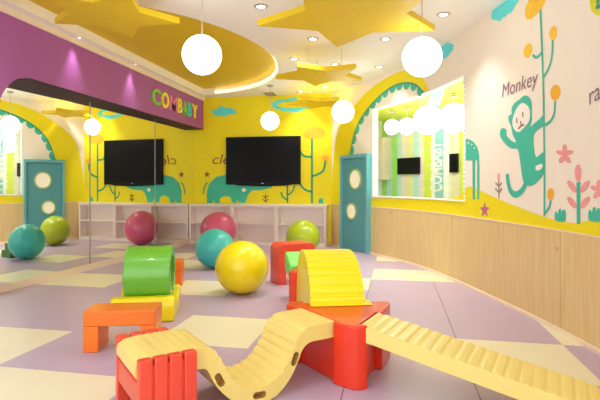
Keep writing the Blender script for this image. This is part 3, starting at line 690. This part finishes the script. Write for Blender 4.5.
# ------------------------------------------------------------------ soft play pieces
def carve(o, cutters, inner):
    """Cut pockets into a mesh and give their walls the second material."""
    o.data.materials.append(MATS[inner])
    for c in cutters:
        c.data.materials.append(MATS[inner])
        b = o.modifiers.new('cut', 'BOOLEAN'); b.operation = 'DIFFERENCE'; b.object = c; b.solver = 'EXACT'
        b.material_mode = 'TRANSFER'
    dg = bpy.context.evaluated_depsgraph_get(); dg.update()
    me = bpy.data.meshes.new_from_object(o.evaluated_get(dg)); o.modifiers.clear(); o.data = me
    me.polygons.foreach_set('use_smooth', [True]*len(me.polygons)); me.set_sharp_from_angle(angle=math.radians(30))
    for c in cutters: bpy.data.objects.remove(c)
def ridged(top, period, depth, n=14, taper=None):
    q = crom(top, n); out = []; acc = 0
    for i, p in enumerate(q):
        a, b = q[max(i-1, 0)], q[min(i+1, len(q)-1)]; dx, dz = b[0]-a[0], b[1]-a[1]; l = math.hypot(dx, dz) or 1
        if i: acc += math.hypot(p[0]-q[i-1][0], p[1]-q[i-1][1])
        ph = (acc/period) % 1; k = depth*(0.5-0.5*math.cos(2*math.pi*ph))**3
        if taper: k *= taper(p[0])
        nx, nz = -dz/l, dx/l
        if nz < 0: nx, nz = -nx, -nz
        out.append((p[0]-nx*k, p[1]-nz*k))
    return out

# red triangular hub block
hub_c = (.32, 3.85)
hub_pts = [(-.034, 3.862), (-.115, 3.99), (-.10, 4.085), (-.07, 4.105), (.03, 4.105), (.03, 4.05), (.585, 4.05), (.585, 4.105), (.73, 4.105), (.765, 4.085), (.765, 4.03), (.644, 3.736), (.60, 3.76), (.425, 3.437), (.487, 3.40), (.475, 3.38), (.41, 3.358), (.375, 3.365), (.24, 3.475), (.275, 3.49), (.008, 3.89)]
hub = thing('foam_hub', 'glossy red triangular foam hub block in the foreground joining slide and ramp', 'foam block', C2W(*hub_c), T)
obj('hub_block', MB().prism([(a-hub_c[0], b-hub_c[1]) for a, b in hub_pts], 0, .455, 'z'), 'vinyl_red', hub, bevel=.018, seg=4)
hub2 = dup(hub, C2W(.285, 5.74), T+math.pi, 'second red foam hub block half hidden behind the yellow hump'); hub2.scale = (.93, .93, 1)

# cream wave slide
sO, sE = (.134, 3.70), (-.835, -.55)
wave = thing('wave_slide', 'pale yellow wave shaped foam slide with ribs and oval hand holes', 'foam slide', C2W(*sO), ang(sE))
top = [(.004, .452), (.08, .45), (.16, .449), (.235, .446), (.29, .42), (.337, .37), (.37, .30), (.41, .235), (.47, .165), (.56, .118), (.65, .110), (.73, .135), (.80, .185), (.852, .25), (.894, .33), (.935, .40), (.99, .440), (1.08, .452), (1.22, .455), (1.34, .455)]
bot = [(1.42, .325), (1.20, .322), (1.06, .32), (1.005, .305), (.975, .25), (.93, .175), (.86, .095), (.77, .03), (.68, .004), (.60, .002), (.51, .02), (.43, .075), (.37, .145), (.325, .225), (.285, .30), (.22, .336), (.12, .336), (.004, .336)]
endc = [(1.40, .445), (1.435, .42), (1.445, .385), (1.44, .35)]
prof = ridged(top, .062, .010, 14, lambda x: .25 if x > .96 else (.25 if x < .26 else .9))+endc+crom(bot, 6)
ws = obj('slide_body', MB().prism(prof, -.228, .228), 'vinyl_cream', wave, smooth=False)
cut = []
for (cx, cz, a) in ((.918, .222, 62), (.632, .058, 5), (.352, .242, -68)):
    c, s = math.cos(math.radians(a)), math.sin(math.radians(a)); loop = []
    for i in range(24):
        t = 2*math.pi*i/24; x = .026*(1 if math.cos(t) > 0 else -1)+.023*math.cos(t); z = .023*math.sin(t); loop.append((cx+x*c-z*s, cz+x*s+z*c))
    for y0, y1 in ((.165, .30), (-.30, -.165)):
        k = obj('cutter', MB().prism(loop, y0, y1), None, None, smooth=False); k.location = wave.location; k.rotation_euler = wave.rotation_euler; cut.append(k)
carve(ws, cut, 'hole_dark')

# red slatted cradle carrying the slide's left end
cr = thing('slide_cradle', 'red slatted foam cradle holding the left end of the wave slide', 'foam block', C2W(*sO), ang(sE))
for side in (1, -1):
    ya, yb = (.236, .30) if side > 0 else (-.30, -.236)
    for k in range(4):
        x = 1.095+k*.088
        obj('slat', MB().box(x, x+.076, ya, yb, 0, .462), 'vinyl_scarlet', cr, bevel=.009)
    obj('side_rail', MB().box(1.11, 1.43, ya+.014, yb-.014, .03, .42), 'vinyl_scarlet', cr)
obj('end_panel', MB().box(1.375, 1.43, -.236, .236, .17, .318), 'vinyl_scarlet', cr, bevel=.01)
obj('inner_panel', MB().box(1.10, 1.15, -.236, .236, .05, .29), 'vinyl_scarlet', cr, bevel=.01)

# straight ribbed ramp
rO, rE = (.522, 3.578), (.876, -.48)
rampt = thing('ramp_slide', 'long straight pale yellow ribbed foam ramp sloping to the right', 'foam slide', C2W(*rO), ang(rE))
top = [(.004, .452)]+[(x, .455-.193*x) for x in (.12, .3, .6, .9, 1.2, 1.40)]+[(1.5, .150), (1.58, .105), (1.66, .055), (1.72, .012)]
bot = [(1.70, .002), (1.52, .004), (1.40, .075), (1.0, .15), (.5, .247), (.1, .325), (.004, .338)]
obj('ramp_body', MB().prism(ridged(top, .078, .008, 22)+bot, -.20, .20), 'vinyl_cream', rampt, smooth=False)

# bright yellow hump behind the hub
hO, hE = (.325, 4.066), (-.10, .995)
hump = thing('hump_slide', 'bright yellow ribbed foam hump behind the red hub block', 'foam slide', C2W(*hO), ang(hE))
top = [(0, .47), (.03, .53), (.09, .62), (.18, .71), (.30, .775), (.45, .812), (.62, .82), (.80, .80), (.98, .74), (1.12, .64), (1.22, .50), (1.28, .36)]
obj('hump_body', MB().prism(ridged(top, .10, .016, 16)+[(1.30, .2), (1.30, 0), (.0, 0)], -.235, .235), 'vinyl_yellow', hump, smooth=True, ang=50)
obj('foot_lip', MB().prism([(.04, .466), (-.02, .470), (-.14, .462), (-.14, .458), (.04, .458)], -.27, .25), 'vinyl_yellow', hump, bevel=.002)

# green wedge and red arch farther back
gO, gE = (-.02, 6.36), (.22, -.975)
gw = thing('green_ramp', 'bright green sloping foam ramp between the red arch and the yellow hump', 'foam block', C2W(*gO), ang(gE))
obj('ramp_slab', MB().prism([(0, .56), (.05, .585), (.36, .44), (.36, .26), (0, .33)], -.19, .02), 'vinyl_leaf', gw, bevel=.02)
obj('support_leg', MB().box(.06, .3, -.14, -.01, 0, .30), 'vinyl_leaf', gw, bevel=.01)
def arch_block(name, label, cat, m, loc, rz, w, h, dep, t, r_in=.04, r_out=.09):
    r = thing(name, label, cat, loc, rz)
    def rounded(w2, hh, rr): return [(-w2, 0)]+[(-w2+rr-rr*math.cos(math.radians(a)), hh-rr+rr*math.sin(math.radians(a))) for a in range(0, 91, 15)]+[(w2-rr+rr*math.sin(math.radians(a)), hh-rr+rr*math.cos(math.radians(a))) for a in range(0, 91, 15)]+[(w2, 0)]
    po = rounded(w/2, h, r_out); pi = rounded(w/2-t, h-t, r_in)
    obj('arch_body', MB().prism(po+pi[::-1], -dep/2, dep/2), m, r, bevel=.010)
    return r
arch_block('foam_arch', 'salmon red rounded foam arch standing behind the green ramp', 'foam arch', 'vinyl_scarlet', C2W(-.11, 7.2), T+.42, .60, .60, .34, .13)

# green roller in a yellow cradle
bO, bX = (-1.73, 5.40), (.987, .16)
yc = thing('roller_cradle', 'yellow scooped foam cradle under the green roller', 'foam block', C2W(*bO), ang(bX))
R1 = .318; zc = .455
pr = [(-.385, 0), (-.40, .12), (-.385, .21), (-.345, .258), (-.30, .262)]
a0 = math.degrees(math.acos((.262-zc)/-R1)) if False else 0
th = math.acos((zc-.262)/R1)
pr += [(R1*math.sin(t), zc-R1*math.cos(t)) for t in (-th+2*th*i/20 for i in range(21))]
pr += [(.30, .262), (.345, .258), (.385, .21), (.40, .12), (.385, 0)]
obj('cradle_body', MB().prism(pr, -.33, .33, 'x'), 'vinyl_yellow', yc, bevel=.02)
gr = thing('foam_roller', 'glossy lime green hollow foam roller lying in the yellow cradle', 'foam roller', C2W(*bO), ang(bX))
obj('roller_body', MB().lathe([(.215, -.245), (.30, -.245), (.31, -.235), (.31, .235), (.30, .245), (.215, .245), (.205, .235), (.205, -.235), (.215, -.245)], 64, axis='x', c=(.03, 0, zc+.004)), 'vinyl_green', gr)

# orange benches
def bench(label, l, d, e):
    r = thing('foam_bench', label, 'foam bench', C2W(l, d), ang(e), group='orange foam benches')
    w, dep, h, t = .615, .30, .36, .135
    obj('bench_top', MB().box(0, w, 0, dep, h-t, h), 'vinyl_orange', r, bevel=.010)
    for x in (0, w-.13): obj('leg', MB().box(x, x+.13, 0, dep, 0, h-t), 'vinyl_orange', r, bevel=.008)
    return r
bn = bench('orange foam bench standing left of the wave slide', -1.885, 4.12, (.995, .09))
dup(bn, C2W(-2.32, 6.80), ang((.99, .12)), 'orange foam bench half hidden behind the green roller and cradle')

# dark green stepped block behind the yellow ball
gs = thing('step_block', 'dark green stepped foam block standing behind the yellow ball', 'foam block', C2W(-.90, 8.45), T)
obj('step_body', MB().prism([(-.17, 0), (.17, 0), (.17, .15), (.04, .15), (.04, .29), (-.17, .29)], -.15, .15), 'vinyl_dark_green', gs, bevel=.012)
